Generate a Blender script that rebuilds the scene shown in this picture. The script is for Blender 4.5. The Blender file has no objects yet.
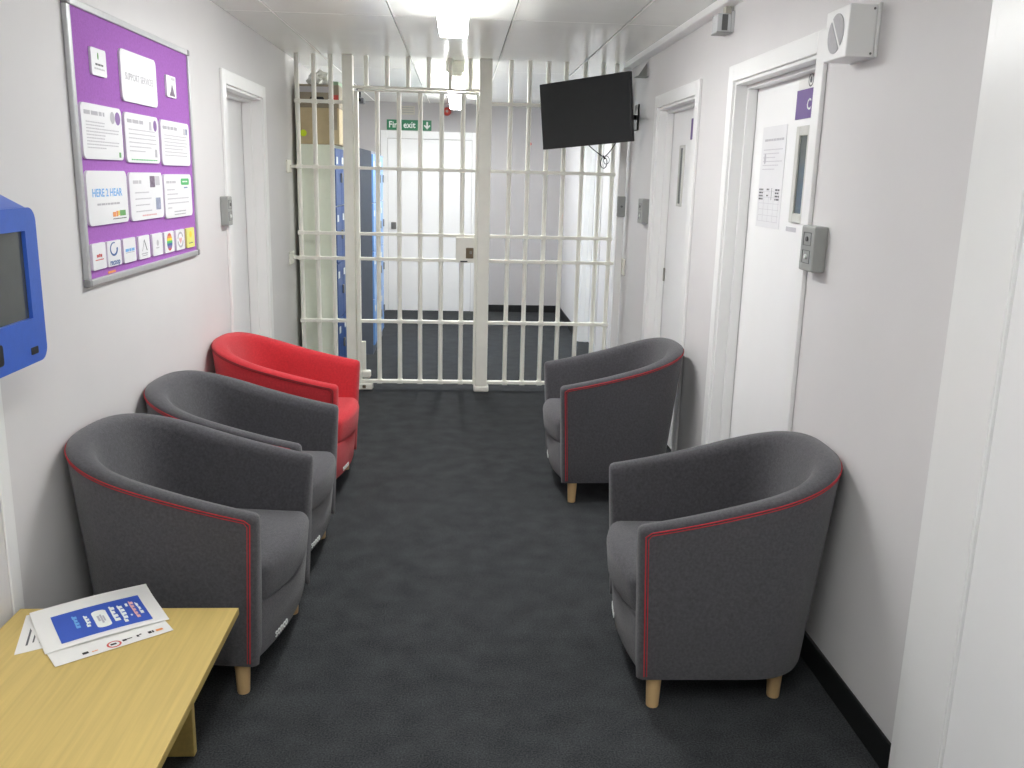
import bpy, bmesh, math, random
from mathutils import Matrix, Vector

scene = bpy.context.scene
COL = scene.collection
random.seed(7)
PI = math.pi

# ------------------------------------------------------------------ camera, world, lights, exposure
cam_data = bpy.data.cameras.new('camera')
cam = bpy.data.objects.new('camera', cam_data)
COL.objects.link(cam)
cam.matrix_world = Matrix(((0.998086, -0.01092, -0.060864, 0.0),
                           (-0.056799, 0.227215, -0.972187, 0.0),
                           (0.024445, 0.973783, 0.22616, 1.59972),
                           (0, 0, 0, 1)))
cam_data.sensor_fit = 'HORIZONTAL'
cam_data.sensor_width = 36.0
cam_data.lens = 31.3806
cam_data.clip_start = 0.05
scene.camera = cam

world = bpy.data.worlds.new('world')
scene.world = world
world.use_nodes = True
world.node_tree.nodes['Background'].inputs['Color'].default_value = (0.8, 0.85, 0.9, 1)
world.node_tree.nodes['Background'].inputs['Strength'].default_value = 0.05

scene.view_settings.view_transform = 'Standard'
scene.view_settings.look = 'None'
scene.view_settings.gamma = 1.0
scene.view_settings.use_curve_mapping = False
scene.view_settings.exposure = 0.74
scene.cycles.diffuse_bounces = 8
scene.cycles.max_bounces = 12

TUBE = 25.5          # strength of the lit fluorescent diffusers

# room dimensions (metres): corridor runs along +Y
WL, WR, H = 1.222, 1.212, 2.40
YB, YF = -2.6, 10.75      # wall behind the camera, far wall
GY = 6.645                # gate plane


# ------------------------------------------------------------------ materials
def srgb(r, g, b):
    def f(c):
        c /= 255.0
        return c / 12.92 if c <= 0.04045 else ((c + 0.055) / 1.055) ** 2.4
    return (f(r), f(g), f(b), 1.0)


def material(name, col, rough=0.5, noise=0.06, scale=30.0, bump=0.0, bscale=200.0, metal=0.0, spec=0.5,
             stretch=None, emit=None, coat=0.0):
    m = bpy.data.materials.new(name)
    m.use_nodes = True
    nt = m.node_tree
    b = nt.nodes['Principled BSDF']
    tc = nt.nodes.new('ShaderNodeTexCoord')
    mp = nt.nodes.new('ShaderNodeMapping')
    nt.links.new(tc.outputs['Object'], mp.inputs['Vector'])
    if stretch:
        mp.inputs['Scale'].default_value = stretch
    c = srgb(*col)
    if noise > 0:
        n = nt.nodes.new('ShaderNodeTexNoise')
        n.inputs['Scale'].default_value = scale
        n.inputs['Detail'].default_value = 4
        nt.links.new(mp.outputs['Vector'], n.inputs['Vector'])
        r = nt.nodes.new('ShaderNodeValToRGB')
        r.color_ramp.elements[0].position = 0.3
        r.color_ramp.elements[1].position = 0.7
        r.color_ramp.elements[0].color = tuple(x * (1 - noise) for x in c[:3]) + (1,)
        r.color_ramp.elements[1].color = tuple(min(1, x * (1 + noise)) for x in c[:3]) + (1,)
        nt.links.new(n.outputs['Fac'], r.inputs['Fac'])
        nt.links.new(r.outputs['Color'], b.inputs['Base Color'])
    else:
        b.inputs['Base Color'].default_value = c
    b.inputs['Roughness'].default_value = rough
    b.inputs['Metallic'].default_value = metal
    b.inputs['Specular IOR Level'].default_value = spec
    b.inputs['Coat Weight'].default_value = coat
    if bump > 0:
        n2 = nt.nodes.new('ShaderNodeTexNoise')
        n2.inputs['Scale'].default_value = bscale
        n2.inputs['Detail'].default_value = 2
        nt.links.new(mp.outputs['Vector'], n2.inputs['Vector'])
        bp = nt.nodes.new('ShaderNodeBump')
        bp.inputs['Strength'].default_value = bump
        bp.inputs['Distance'].default_value = 0.003
        nt.links.new(n2.outputs['Fac'], bp.inputs['Height'])
        nt.links.new(bp.outputs['Normal'], b.inputs['Normal'])
    if emit:
        b.inputs['Emission Color'].default_value = (emit[0], emit[1], emit[2], 1)
        b.inputs['Emission Strength'].default_value = emit[3]
    return m


def add_sheen(m, w):
    b = m.node_tree.nodes['Principled BSDF']
    b.inputs['Sheen Weight'].default_value = w
    b.inputs['Sheen Roughness'].default_value = 0.6
    return m


def carpet_material():
    m = bpy.data.materials.new('charcoal_carpet')
    m.use_nodes = True
    nt = m.node_tree
    b = nt.nodes['Principled BSDF']
    tc = nt.nodes.new('ShaderNodeTexCoord')
    big = nt.nodes.new('ShaderNodeTexNoise'); big.inputs['Scale'].default_value = 9; big.inputs['Detail'].default_value = 5
    fine = nt.nodes.new('ShaderNodeTexNoise'); fine.inputs['Scale'].default_value = 190; fine.inputs['Detail'].default_value = 6
    for n in (big, fine):
        nt.links.new(tc.outputs['Object'], n.inputs['Vector'])
    mix = nt.nodes.new('ShaderNodeMath'); mix.operation = 'MULTIPLY_ADD'
    mix.inputs[1].default_value = 0.25
    sc2 = nt.nodes.new('ShaderNodeMath'); sc2.operation = 'MULTIPLY'; sc2.inputs[1].default_value = 0.75
    nt.links.new(fine.outputs['Fac'], sc2.inputs[0])
    nt.links.new(big.outputs['Fac'], mix.inputs[0])
    nt.links.new(sc2.outputs[0], mix.inputs[2])
    r = nt.nodes.new('ShaderNodeValToRGB')
    r.color_ramp.elements[0].position = 0.36; r.color_ramp.elements[0].color = srgb(38, 40, 42)
    r.color_ramp.elements[1].position = 0.66; r.color_ramp.elements[1].color = srgb(74, 76, 78)
    nt.links.new(mix.outputs[0], r.inputs['Fac'])
    nt.links.new(r.outputs['Color'], b.inputs['Base Color'])
    b.inputs['Roughness'].default_value = 0.95
    b.inputs['Specular IOR Level'].default_value = 0.15
    bp = nt.nodes.new('ShaderNodeBump'); bp.inputs['Strength'].default_value = 0.15; bp.inputs['Distance'].default_value = 0.003
    nt.links.new(fine.outputs['Fac'], bp.inputs['Height'])
    nt.links.new(bp.outputs['Normal'], b.inputs['Normal'])
    return m


M = {}
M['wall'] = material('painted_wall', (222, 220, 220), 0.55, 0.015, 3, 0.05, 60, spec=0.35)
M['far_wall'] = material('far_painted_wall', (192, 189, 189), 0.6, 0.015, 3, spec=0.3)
M['ceil'] = material('glossy_ceiling_panel', (243, 244, 239), 0.22, 0.02, 4, spec=0.5)
M['ceil_gap'] = material('ceiling_gap', (120, 120, 114), 0.8, 0)
M['strip'] = material('white_joint_strip', (238, 238, 232), 0.35, 0.01)
M['carpet'] = carpet_material()
M['gloss_white'] = material('white_gloss_paint', (244, 244, 243), 0.3, 0.01, 5, spec=0.5)
M['door_white'] = material('white_door_paint', (244, 244, 244), 0.4, 0.01, 5, spec=0.45)
M['base_black'] = material('black_skirting', (24, 25, 26), 0.45, 0.05)
M['gate'] = material('cream_gate_paint', (249, 248, 238), 0.4, 0.03, 12, spec=0.45)
M['fabric'] = material('charcoal_wool_fabric', (76, 75, 79), 0.95, 0.22, 110, 0.5, 420, spec=0.12)
M['red_fabric'] = material('red_wool_fabric', (194, 48, 56), 0.95, 0.10, 110, 0.5, 420, spec=0.12)
add_sheen(M['fabric'], 0.25)
add_sheen(M['red_fabric'], 0.15)
M['red_piping'] = material('red_piping', (186, 44, 54), 0.8, 0.08)
M['dark_piping'] = material('dark_red_piping', (110, 40, 44), 0.8, 0.08)
M['beech'] = material('beech_leg_wood', (216, 182, 132), 0.45, 0.08, 20, stretch=(1, 1, 0.15))
M['oak'] = material('oak_veneer', (202, 177, 108), 0.42, 0.08, 80, stretch=(1, 0.035, 1), spec=0.4)
M['oak_edge'] = material('oak_edging', (168, 146, 84), 0.5, 0.06, 40, stretch=(1, 0.1, 1))
M['alu'] = material('brushed_aluminium', (196, 197, 198), 0.35, 0.03, 60, metal=0.55)
M['cap_grey'] = material('grey_corner_cap', (140, 140, 140), 0.5, 0.03)
M['felt'] = material('purple_felt', (170, 112, 190), 0.95, 0.07, 120, 0.4, 300, spec=0.1)
M['card'] = material('white_laminated_card', (240, 240, 242), 0.35, 0.008, 5, spec=0.5)
M['paper'] = material('white_paper', (236, 235, 232), 0.6, 0.01, 8)
M['paper_cream'] = material('faded_paper', (230, 230, 232), 0.6, 0.02, 8)
M['ink_grey'] = material('pale_grey_ink', (188, 186, 192), 0.6, 0)
M['ink_pale'] = material('very_pale_ink', (202, 200, 205), 0.6, 0)
M['ink_dark'] = material('dark_grey_ink', (92, 92, 96), 0.6, 0)
M['ink_black'] = material('black_ink', (38, 38, 42), 0.6, 0)
M['ink_blue'] = material('light_blue_ink', (116, 180, 234), 0.6, 0)
M['ink_navy'] = material('navy_ink', (66, 104, 164), 0.6, 0)
M['ink_purple'] = material('purple_ink', (142, 108, 168), 0.6, 0)
M['ink_red'] = material('red_ink', (206, 84, 78), 0.6, 0)
M['ink_pink'] = material('pale_pink_ink', (230, 178, 178), 0.6, 0)
M['ink_orange'] = material('orange_ink', (232, 150, 84), 0.6, 0)
M['ink_yellow'] = material('yellow_ink', (240, 218, 60), 0.6, 0)
M['ink_lime'] = material('lime_ink', (232, 232, 130), 0.6, 0)
M['ink_green'] = material('green_ink', (86, 188, 114), 0.6, 0)
M['ink_teal'] = material('green_logo_ink', (110, 170, 100), 0.6, 0)
M['ink_photo'] = material('photo_print', (120, 104, 124), 0.5, 0.5, 60)
M['ink_photo2'] = material('pale_photo_print', (150, 158, 182), 0.5, 0.4, 60)
M['poster_blue'] = material('poster_blue_ink', (56, 90, 190), 0.5, 0.02)
M['sign_purple'] = material('purple_sign_vinyl', (88, 50, 132), 0.4, 0.02)
M['sign_green'] = material('green_exit_sign', (40, 120, 82), 0.4, 0.02)
M['ink_white'] = material('white_ink', (240, 244, 240), 0.5, 0)
M['blue_metal'] = material('blue_powder_coat', (56, 100, 200), 0.35, 0.03, 40, 0.1, 300, spec=0.5)
M['blue_top'] = material('blue_rim', (40, 66, 160), 0.4, 0.02)
M['screen'] = material('dim_lcd_glass', (74, 78, 76), 0.12, 0.05, 12, spec=0.6)
M['black'] = material('black_plastic', (26, 27, 29), 0.4, 0.04)
M['tv'] = material('tv_screen_black', (40, 42, 44), 0.35, 0.05, 20, spec=0.4)
M['grey_box'] = material('grey_enamel', (158, 160, 157), 0.45, 0.03, 30)
M['grey_dark'] = material('dark_grey_mark', (104, 104, 104), 0.5, 0)
M['grey_grille'] = material('grey_grille', (190, 189, 192), 0.7, 0.04, 80)
M['plate_grey'] = material('beige_plate', (196, 192, 180), 0.5, 0.03)
M['silver'] = material('worn_steel', (150, 148, 142), 0.4, 0.05, metal=0.7)
M['lock_brass'] = material('dark_brass', (118, 104, 84), 0.45, 0.08, metal=0.3)
M['locker_side'] = material('pale_green_locker', (230, 236, 222), 0.45, 0.02)
M['locker_blue'] = material('locker_blue', (38, 74, 136), 0.35, 0.03)
M['locker_bright'] = material('locker_bright_blue', (120, 168, 228), 0.3, 0.03)
M['locker_grey'] = material('locker_slate', (108, 114, 126), 0.45, 0.03)
M['cardboard'] = material('brown_cardboard', (190, 174, 142), 0.8, 0.05, 15)
M['cardboard_dark'] = material('dull_cardboard', (152, 143, 128), 0.8, 0.1, 15)
M['dot'] = material('fluorescent_sticker', (208, 232, 40), 0.6, 0)
M['bag'] = material('white_polythene', (232, 232, 228), 0.25, 0.03)
M['green_card'] = material('pale_green_folder', (150, 178, 150), 0.6, 0.03)
M['alarm_red'] = material('red_plastic', (200, 70, 56), 0.4, 0.03)
M['clear'] = material('smoky_clear_plastic', (214, 216, 218), 0.12, 0.03, 30)
M['glass_dark'] = material('dark_door_glass', (84, 92, 92), 0.1, 0.04, 10, spec=0.6)
M['bead'] = material('glazing_bead', (206, 206, 200), 0.4, 0)
M['tube_lit'] = material('lit_diffuser', (250, 250, 245), 0.4, 0, emit=(0.985, 1.0, 0.99, TUBE))
M['fixture_metal'] = material('fixture_white_metal', (214, 214, 206), 0.35, 0.01)

# ------------------------------------------------------------------ mesh helpers
def link(o, parent=None):
    COL.objects.link(o)
    if parent is not None:
        o.parent = parent
    return o


def new_obj(name, bm, mat, parent=None, smooth=False):
    me = bpy.data.meshes.new(name)
    bm.normal_update()
    bm.to_mesh(me)
    bm.free()
    me.materials.append(mat)
    if smooth:
        for p in me.polygons:
            p.use_smooth = True
    o = bpy.data.objects.new(name, me)
    link(o, parent)
    if parent is not None:      # geometry is given in the coordinates the thing is built in
        off = Vector((0, 0, 0))
        p = parent
        while p is not None:
            off += p.location
            p = p.parent
        o.location = -off + Vector((0, 0, 0)) if off.length else o.location
    return o


def bx(bm, x0, x1, y0, y1, z0, z1, bevel=0.0, seg=1, frame=None):
    r = bmesh.ops.create_cube(bm, size=1.0)
    vs = r['verts']
    for v in vs:
        v.co = Vector(((x0 + x1) / 2 + v.co.x * (x1 - x0), (y0 + y1) / 2 + v.co.y * (y1 - y0),
                       (z0 + z1) / 2 + v.co.z * (z1 - z0)))
    if bevel > 0:
        es = list({e for v in vs for e in v.link_edges})
        rb = bmesh.ops.bevel(bm, geom=es, offset=bevel, segments=seg, affect='EDGES', profile=0.5)
        vs = [v for v in rb['verts']]
        vs = list({v for v in bm.verts if v.is_valid and v in set(vs)} | set())
    if frame is not None:
        for v in vs:
            v.co = frame @ v.co
    return bm


def box(name, dims, mat, parent=None, bevel=0.0, seg=1, frame=None):
    bm = bmesh.new()
    bx(bm, *dims, bevel=bevel, seg=seg)
    if frame is not None:
        bmesh.ops.transform(bm, matrix=frame, verts=bm.verts)
    return new_obj(name, bm, mat, parent)


def tube_bm(bm, pts, r, n=8, closed=False):
    pts = [Vector(p) for p in pts]
    N = len(pts)
    rings = []
    up = None
    for i, p in enumerate(pts):
        a = pts[max(i - 1, 0)]
        b = pts[min(i + 1, N - 1)]
        t = (b - a).normalized()
        if up is None:
            up = Vector((0, 0, 1)) if abs(t.z) < 0.9 else Vector((1, 0, 0))
        s = t.cross(up).normalized()
        up = s.cross(t).normalized()
        rr = r[i] if isinstance(r, (list, tuple)) else r
        rings.append([bm.verts.new(p + s * (math.cos(2 * PI * k / n) * rr) + up * (math.sin(2 * PI * k / n) * rr)) for k in range(n)])
    for i in range(N - 1):
        for k in range(n):
            bm.faces.new((rings[i][k], rings[i][(k + 1) % n], rings[i + 1][(k + 1) % n], rings[i + 1][k]))
    bm.faces.new(list(reversed(rings[0])))
    bm.faces.new(rings[-1])
    bmesh.ops.recalc_face_normals(bm, faces=bm.faces)
    return bm


def tube(name, pts, r, mat, parent=None, n=8, smooth=True):
    bm = bmesh.new()
    tube_bm(bm, pts, r, n)
    o = new_obj(name, bm, mat, parent)
    if smooth:
        shade(o)
    return o


def shade(o, angle=40):
    me = o.data
    for p in me.polygons:
        p.use_smooth = True
    bm = bmesh.new(); bm.from_mesh(me)
    ca = math.radians(angle)
    for e in bm.edges:
        if len(e.link_faces) == 2 and e.calc_face_angle(0) > ca:
            e.smooth = False
    bm.to_mesh(me); bm.free()


def empty(name, loc=(0, 0, 0)):
    o = bpy.data.objects.new(name, None)
    o.empty_display_size = 0.1
    o.location = loc
    link(o)
    return o


def tag(o, label=None, cat=None, group=None, kind=None):
    if label: o['label'] = label
    if cat: o['category'] = cat
    if group: o['group'] = group
    if kind: o['kind'] = kind
    return o


def copy_tree(o, parent=None):
    c = o.copy()
    COL.objects.link(c)
    if parent is not None:
        c.parent = parent
    for ch in list(o.children):
        copy_tree(ch, c)
    return c


# ---- flat print on a plane: a frame has local u (right), v (up), h (towards the viewer)
def frame(origin, X, Y, Z):
    m = Matrix.Identity(4)
    for i in range(3):
        m[i][0], m[i][1], m[i][2], m[i][3] = X[i], Y[i], Z[i], origin[i]
    return m


def left_frame(y, z, x=-WL):
    return frame((x, y, z), (0, 1, 0), (0, 0, 1), (1, 0, 0))


def right_frame(y, z, x=WR):
    return frame((x, y, z), (0, -1, 0), (0, 0, 1), (-1, 0, 0))


def far_frame(x, z, y=YF):
    return frame((x, y, z), (1, 0, 0), (0, 0, 1), (0, -1, 0))


def rrect_pts(u0, u1, v0, v1, r, n=6):
    pts = []
    for cx, cy, a0 in ((u1 - r, v0 + r, -90), (u1 - r, v1 - r, 0), (u0 + r, v1 - r, 90), (u0 + r, v0 + r, 180)):
        for k in range(n + 1):
            a = math.radians(a0 + 90 * k / n)
            pts.append((cx + r * math.cos(a), cy + r * math.sin(a)))
    return pts


def ell_pts(cu, cv, ru, rv, a0=0, a1=360, n=24):
    return [(cu + ru * math.cos(math.radians(a0 + (a1 - a0) * k / n)), cv + rv * math.sin(math.radians(a0 + (a1 - a0) * k / n)))
            for k in range(n if a1 - a0 == 360 else n + 1)]


def poly_bm(bm, pts, h0, h1):
    lo = [bm.verts.new((u, v, h0)) for u, v in pts]
    hi = [bm.verts.new((u, v, h1)) for u, v in pts]
    n = len(pts)
    bm.faces.new(list(reversed(lo)))
    bm.faces.new(hi)
    for i in range(n):
        bm.faces.new((lo[i], lo[(i + 1) % n], hi[(i + 1) % n], hi[i]))


def plate(name, fr, polys, h0, h1, mat, parent=None):
    bm = bmesh.new()
    for p in polys:
        poly_bm(bm, p, h0, h1)
    bmesh.ops.recalc_face_normals(bm, faces=bm.faces)
    bmesh.ops.transform(bm, matrix=fr, verts=bm.verts)
    o_ = new_obj(name, bm, mat, parent)
    if len(polys) > 3:          # illegible print, too small to pick apart
        o_['kind'] = 'stuff'
    return o_


def rect(u0, u1, v0, v1):
    return [(u0, v0), (u1, v0), (u1, v1), (u0, v1)]


def words(u0, u1, v, h, rnd, gap=0.25):
    """a row of illegible print: word-length dashes"""
    out = []
    u = u0
    while u < u1 - h:
        w = min(h * rnd.uniform(1.5, 5.0), u1 - u)
        out.append(rect(u, u + w, v, v + h))
        u += w + h * (0.5 + gap)
    return out


def text(name, fr, s, u, v, size, h0, h1, mat, parent=None, align='CENTER', bold=0.0, sx=1.0):
    cu = bpy.data.curves.new('text_curve', 'FONT')
    cu.body = s
    cu.size = size
    cu.align_x = align
    cu.align_y = 'CENTER'
    cu.extrude = (h1 - h0) / 2
    cu.offset = bold
    cu.resolution_u = 2
    t = bpy.data.objects.new('text_source', cu)
    COL.objects.link(t)
    bpy.context.view_layer.update()
    dg = bpy.context.evaluated_depsgraph_get()
    me = bpy.data.meshes.new_from_object(t.evaluated_get(dg))
    bpy.data.objects.remove(t)
    bpy.data.curves.remove(cu)
    bm = bmesh.new()
    bm.from_mesh(me)
    bpy.data.meshes.remove(me)
    bmesh.ops.transform(bm, matrix=fr @ Matrix.Translation((u, v, (h0 + h1) / 2)) @ Matrix.Diagonal((sx, 1, 1, 1)), verts=bm.verts)
    o = new_obj(name, bm, mat, parent)
    while len(o.data.materials) > 1:
        o.data.materials.pop()
    return o


# ------------------------------------------------------------------ the setting: floor, walls, ceiling
floor = box('floor', (-WL - 0.3, WR + 0.3, YB - 0.15, YF + 0.15, -0.08, 0.0), M['carpet'])
tag(floor, 'dark charcoal carpet running the length of the corridor', None, None, 'structure')

DOOR_H = 2.03
TH = 0.16


def wall_with_openings(name, side, openings, mat):
    """side -1 left, +1 right; the openings are (y0, y1) up to door height"""
    xi = -WL if side < 0 else WR
    xo = xi + side * TH
    bm = bmesh.new()
    y = YB
    for a, b in sorted(openings):
        bx(bm, min(xi, xo), max(xi, xo), y, a, 0, H)
        bx(bm, min(xi, xo), max(xi, xo), a, b, DOOR_H, H)
        y = b
    bx(bm, min(xi, xo), max(xi, xo), y, YF, 0, H)
    return tag(new_obj(name, bm, mat), None, None, None, 'structure')


RIGHT_OPEN = [(0.95, 1.845), (3.122, 4.074), (4.72, 5.626), (7.78, 8.80)]
LEFT_OPEN = [(4.905, 5.80)]
wl = wall_with_openings('wall_left', -1, LEFT_OPEN, M['wall'])
wr = wall_with_openings('wall_right', 1, RIGHT_OPEN, M['wall'])
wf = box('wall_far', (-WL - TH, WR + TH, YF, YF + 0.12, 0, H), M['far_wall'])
wb = box('wall_behind', (-WL - TH, WR + TH, YB - 0.12, YB, 0, H), M['wall'])
tag(wl, 'pale grey painted left wall of the corridor'); tag(wr, 'pale grey painted right wall of the corridor')
tag(wf, 'grey end wall beyond the barred gate', kind='structure'); tag(wb, 'plain wall closing the corridor', kind='structure')

# ceiling: a slab carrying long glossy panels with joint strips
ceiling = box('ceiling', (-WL - TH, WR + TH, YB - 0.12, YF + 0.12, H + 0.012, H + 0.10), M['ceil_gap'])
tag(ceiling, 'glossy white panelled ceiling with long joint strips', kind='structure')
xs = [-WL, -0.98, -0.358, 0.266, 0.87, WR]
ys = [YB, -2.21, 0.19, 2.59, 4.99, 7.39, 9.79, YF]
for i in range(len(xs) - 1):
    for j in range(len(ys) - 1):
        box('ceiling_panel', (xs[i] + (0.003 if i else 0), xs[i + 1] - (0.003 if i < len(xs) - 2 else 0),
                              ys[j] + 0.003, ys[j + 1] - 0.003, H, H + 0.012), M['ceil'], ceiling, bevel=0.0015)
for x in xs[1:-1]:
    for j in range(len(ys) - 1):
        box('joint_strip', (x + 0.001, x + 0.009, ys[j] + 0.004, ys[j + 1] - 0.004, H - 0.002, H + 0.0), M['strip'], ceiling)


def baseboard(name, segs, side):
    bm = bmesh.new()
    for a, b in segs:
        if side < 0:
            bx(bm, -WL, -WL + 0.012, a, b, 0, 0.097, 0.003)
        else:
            bx(bm, WR - 0.012, WR, a, b, 0, 0.097, 0.003)
    return tag(new_obj(name, bm, M['base_black']), kind='structure')


baseboard('baseboard_left', [(YB, 4.83), (5.875, YF)], -1)
baseboard('baseboard_right', [(YB, 0.87), (2.095, 3.050), (4.148, 4.645), (5.70, 7.70), (8.88, YF)], 1)
bb = box('baseboard_far', (0.235, WR - 0.012, YF - 0.012, YF, 0, 0.085), M['base_black'], bevel=0.003)
tag(bb, kind='structure')


# ------------------------------------------------------------------ doors
def make_door(name, side, y0, y1, recess, label):
    """a leaf set back in the wall with jambs, stops and flat architraves on the corridor side"""
    root = empty(name)
    tag(root, label, kind='structure')
    xi = -WL if side < 0 else WR

    def X(a, b):           # depth into the wall, positive = away from the corridor
        p, q = xi + side * a, xi + side * b
        return (min(p, q), max(p, q))
    W = M['gloss_white']
    # jamb linings
    for a, b in ((y0 - 0.001, y0 + 0.014), (y1 - 0.014, y1 + 0.001)):
        box('jamb', (*X(-0.004, TH - 0.002), a, b, 0, DOOR_H), W, root, 0.002)
    box('head_jamb', (*X(-0.004, TH - 0.002), y0 + 0.014, y1 - 0.014, DOOR_H - 0.014, DOOR_H), W, root, 0.002)
    # stops between corridor and leaf
    for a, b in ((y0 + 0.014, y0 + 0.028), (y1 - 0.028, y1 - 0.014)):
        box('stop', (*X(recess * 0.5, recess - 0.003), a, b, 0, DOOR_H - 0.014), W, root, 0.002)
    box('head_stop', (*X(recess * 0.5, recess - 0.003), y0 + 0.028, y1 - 0.028, DOOR_H - 0.030, DOOR_H - 0.014), W, root, 0.002)
    # architraves
    for a, b in ((y0 - 0.070, y0), (y1, y1 + 0.070)):
        box('architrave', (*X(-0.016, 0.0), a, b, 0, DOOR_H + 0.072), W, root, 0.004, 2)
    box('head_architrave', (*X(-0.016, 0.0), y0, y1, DOOR_H, DOOR_H + 0.072), W, root, 0.004, 2)
    # leaf
    leaf = box('leaf', (*X(recess, recess + 0.044), y0 + 0.018, y1 - 0.018, 0.006, DOOR_H - 0.017), M['door_white'], root, 0.002)
    box('backing', (*X(TH, TH + 0.02), y0 - 0.05, y1 + 0.05, 0, DOOR_H + 0.05), M['ceil_gap'], root)
    return root, xi, leaf


door_1, _, _ = make_door('door_1', -1, 4.905, 5.80, 0.115, 'white recessed door in the left wall behind the red chair')
door_2, _, leaf2 = make_door('door_2', 1, 3.122, 4.074, 0.095, 'white recessed door with a poster and purple sign on the right')
door_3, _, leaf3 = make_door('door_3', 1, 4.72, 5.626, 0.088, 'white recessed door with a narrow glass panel further along on the right')
door_4, _, _ = make_door('door_4', 1, 7.78, 8.80, 0.09, 'white door frame in the right wall beyond the barred gate')


def vision_panel(parent, y0, y1, z0, z1, x, t=0.016):
    r = empty('vision_panel')
    r.parent = parent
    for nm, d in (('bead', (x - 0.010, x + 0.001, y0, y0 + t, z0, z1)), ('bead', (x - 0.010, x + 0.001, y1 - t, y1, z0, z1)),
                  ('bead', (x - 0.010, x + 0.001, y0 + t, y1 - t, z0, z0 + t)), ('bead', (x - 0.010, x + 0.001, y0 + t, y1 - t, z1 - t, z1))):
        box(nm, d, M['bead'], r, 0.002)
    box('glass', (x - 0.003, x + 0.0005, y0 + t, y1 - t, z0 + t, z1 - t), M['glass_dark'], r)


vision_panel(door_2, 3.36, 3.515, 1.452, 1.815, WR + 0.095, 0.036)
vision_panel(door_3, 5.27, 5.375, 1.452, 1.802, WR + 0.088)
for z in (0.98,):
    box('hinge', (WR + 0.078, WR + 0.0885, 5.585, 5.603, z, z + 0.082), M['silver'], door_3, 0.002)
box('label_plate', (WR + 0.0935, WR + 0.0952, 3.45, 3.555, 1.415, 1.433), M['ink_pale'], door_2)

# near door on the right: flush leaf, broad frame
door_5 = empty('door_5')
tag(door_5, 'large flush white door and frame at the right edge beside the camera', kind='structure')
Wt = M['gloss_white']
for a, b in ((1.845, 2.094), (0.70, 0.95)):
    far = a > 1.5
    box('frame_post', (WR - 0.030, WR, a, b - (0.052 if far else 0), 0, 2.22), Wt, door_5, 0.003, 2)
box('architrave', (WR - 0.018, WR, 2.042, 2.094, 0, 2.22), Wt, door_5, 0.005, 2)
box('frame_step', (WR - 0.034, WR - 0.030, 1.849, 1.915, 0, 2.2), Wt, door_5, 0.0015)
box('head_frame', (WR - 0.030, WR, 0.95, 1.845, 2.03, 2.22), Wt, door_5, 0.003)
box('leaf', (WR - 0.026, WR + 0.018, 0.954, 1.840, 0.006, 2.026), M['door_white'], door_5, 0.002)

# far door in the end wall
door_6 = empty('door_6')
tag(door_6, 'white door under the green exit sign in the end wall', kind='structure')
fx0, fx1 = -0.840, 0.142
for a, b in ((fx0 - 0.075, fx0), (fx1, fx1 + 0.075)):
    box('architrave', (a, b, YF - 0.02, YF, 0, 2.085), Wt, door_6, 0.003)
box('head_architrave', (fx0, fx1, YF - 0.02, YF, 2.0, 2.085), Wt, door_6, 0.003)
box('leaf', (fx0 + 0.004, fx1 - 0.004, YF - 0.006, YF, 0.0, 1.994), M['door_white'], door_6, 0.002)
lk = box('lock_case', (-0.80, -0.742, YF - 0.03, YF - 0.006, 0.965, 1.045), M['grey_dark'], door_6, 0.004)

# trims: joint cover on left wall, ceiling trunking and vertical trunking
tag(box('trim_1', (-WL, -WL + 0.006, 2.335, 2.392, 0, H), M['gloss_white'], bevel=0.002), 'white joint cover strip on the left wall behind the table', kind='structure')
tag(box('trim_2', (1.150, WR, YB, 6.60, 2.362, H), M['gloss_white'], bevel=0.004), 'white cable trunking along the right ceiling corner', kind='structure')
tag(box('trim_3', (1.140, 1.190, 6.52, 6.575, 0, 2.362), M['gloss_white'], bevel=0.004), 'white vertical trunking beside the gate at the right wall', kind='structure')


# ------------------------------------------------------------------ fluorescent ceiling lights
def make_light(y0, y1, label):
    cx = -0.040
    root = empty('ceiling_light', (cx, (y0 + y1) / 2, H))
    tag(root, label, 'light', 'fluorescent ceiling lights')
    box('housing', (cx - 0.068, cx + 0.068, y0 + 0.02, y1 - 0.02, H - 0.0839, H - 0.0025), M['fixture_metal'], root, 0.004)
    bm = bmesh.new()
    prof = [(-0.071, H - 0.084), (-0.072, H - 0.098), (-0.066, H - 0.110), (0.066, H - 0.110), (0.072, H - 0.098), (0.071, H - 0.084)]
    ya, yb = y0 + 0.035, y1 - 0.035
    A = [bm.verts.new((cx + x, ya, z)) for x, z in prof]
    B = [bm.verts.new((cx + x, yb, z)) for x, z in prof]
    n = len(prof)
    for k in range(n):
        bm.faces.new((A[k], A[(k + 1) % n], B[(k + 1) % n], B[k]))
    bm.faces.new(A); bm.faces.new(list(reversed(B)))
    bmesh.ops.recalc_face_normals(bm, faces=bm.faces)
    new_obj('diffuser', bm, M['tube_lit'], root)
    for a, b in ((y0, y0 + 0.034), (y1 - 0.034, y1)):
        bm = bmesh.new()
        A = [bm.verts.new((cx + x * 0.76, a, z)) for x, z in prof]
        B = [bm.verts.new((cx + x * 0.76, b, z)) for x, z in prof]
        for k in range(n):
            bm.faces.new((A[k], A[(k + 1) % n], B[(k + 1) % n], B[k]))
        bm.faces.new(A); bm.faces.new(list(reversed(B)))
        bmesh.ops.recalc_face_normals(bm, faces=bm.faces)
        new_obj('end_cap', bm, M['fixture_metal'], root)
    return root


make_light(3.14, 4.93, 'lit fluorescent ceiling light just in front of the barred gate')
make_light(6.72, 8.50, 'lit fluorescent ceiling light just beyond the barred gate')
make_light(8.56, 10.10, 'lit fluorescent ceiling light farthest away, by the end wall')
make_light(-0.44, 1.35, 'lit fluorescent ceiling light overhead, nearest the camera and out of view')

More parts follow.
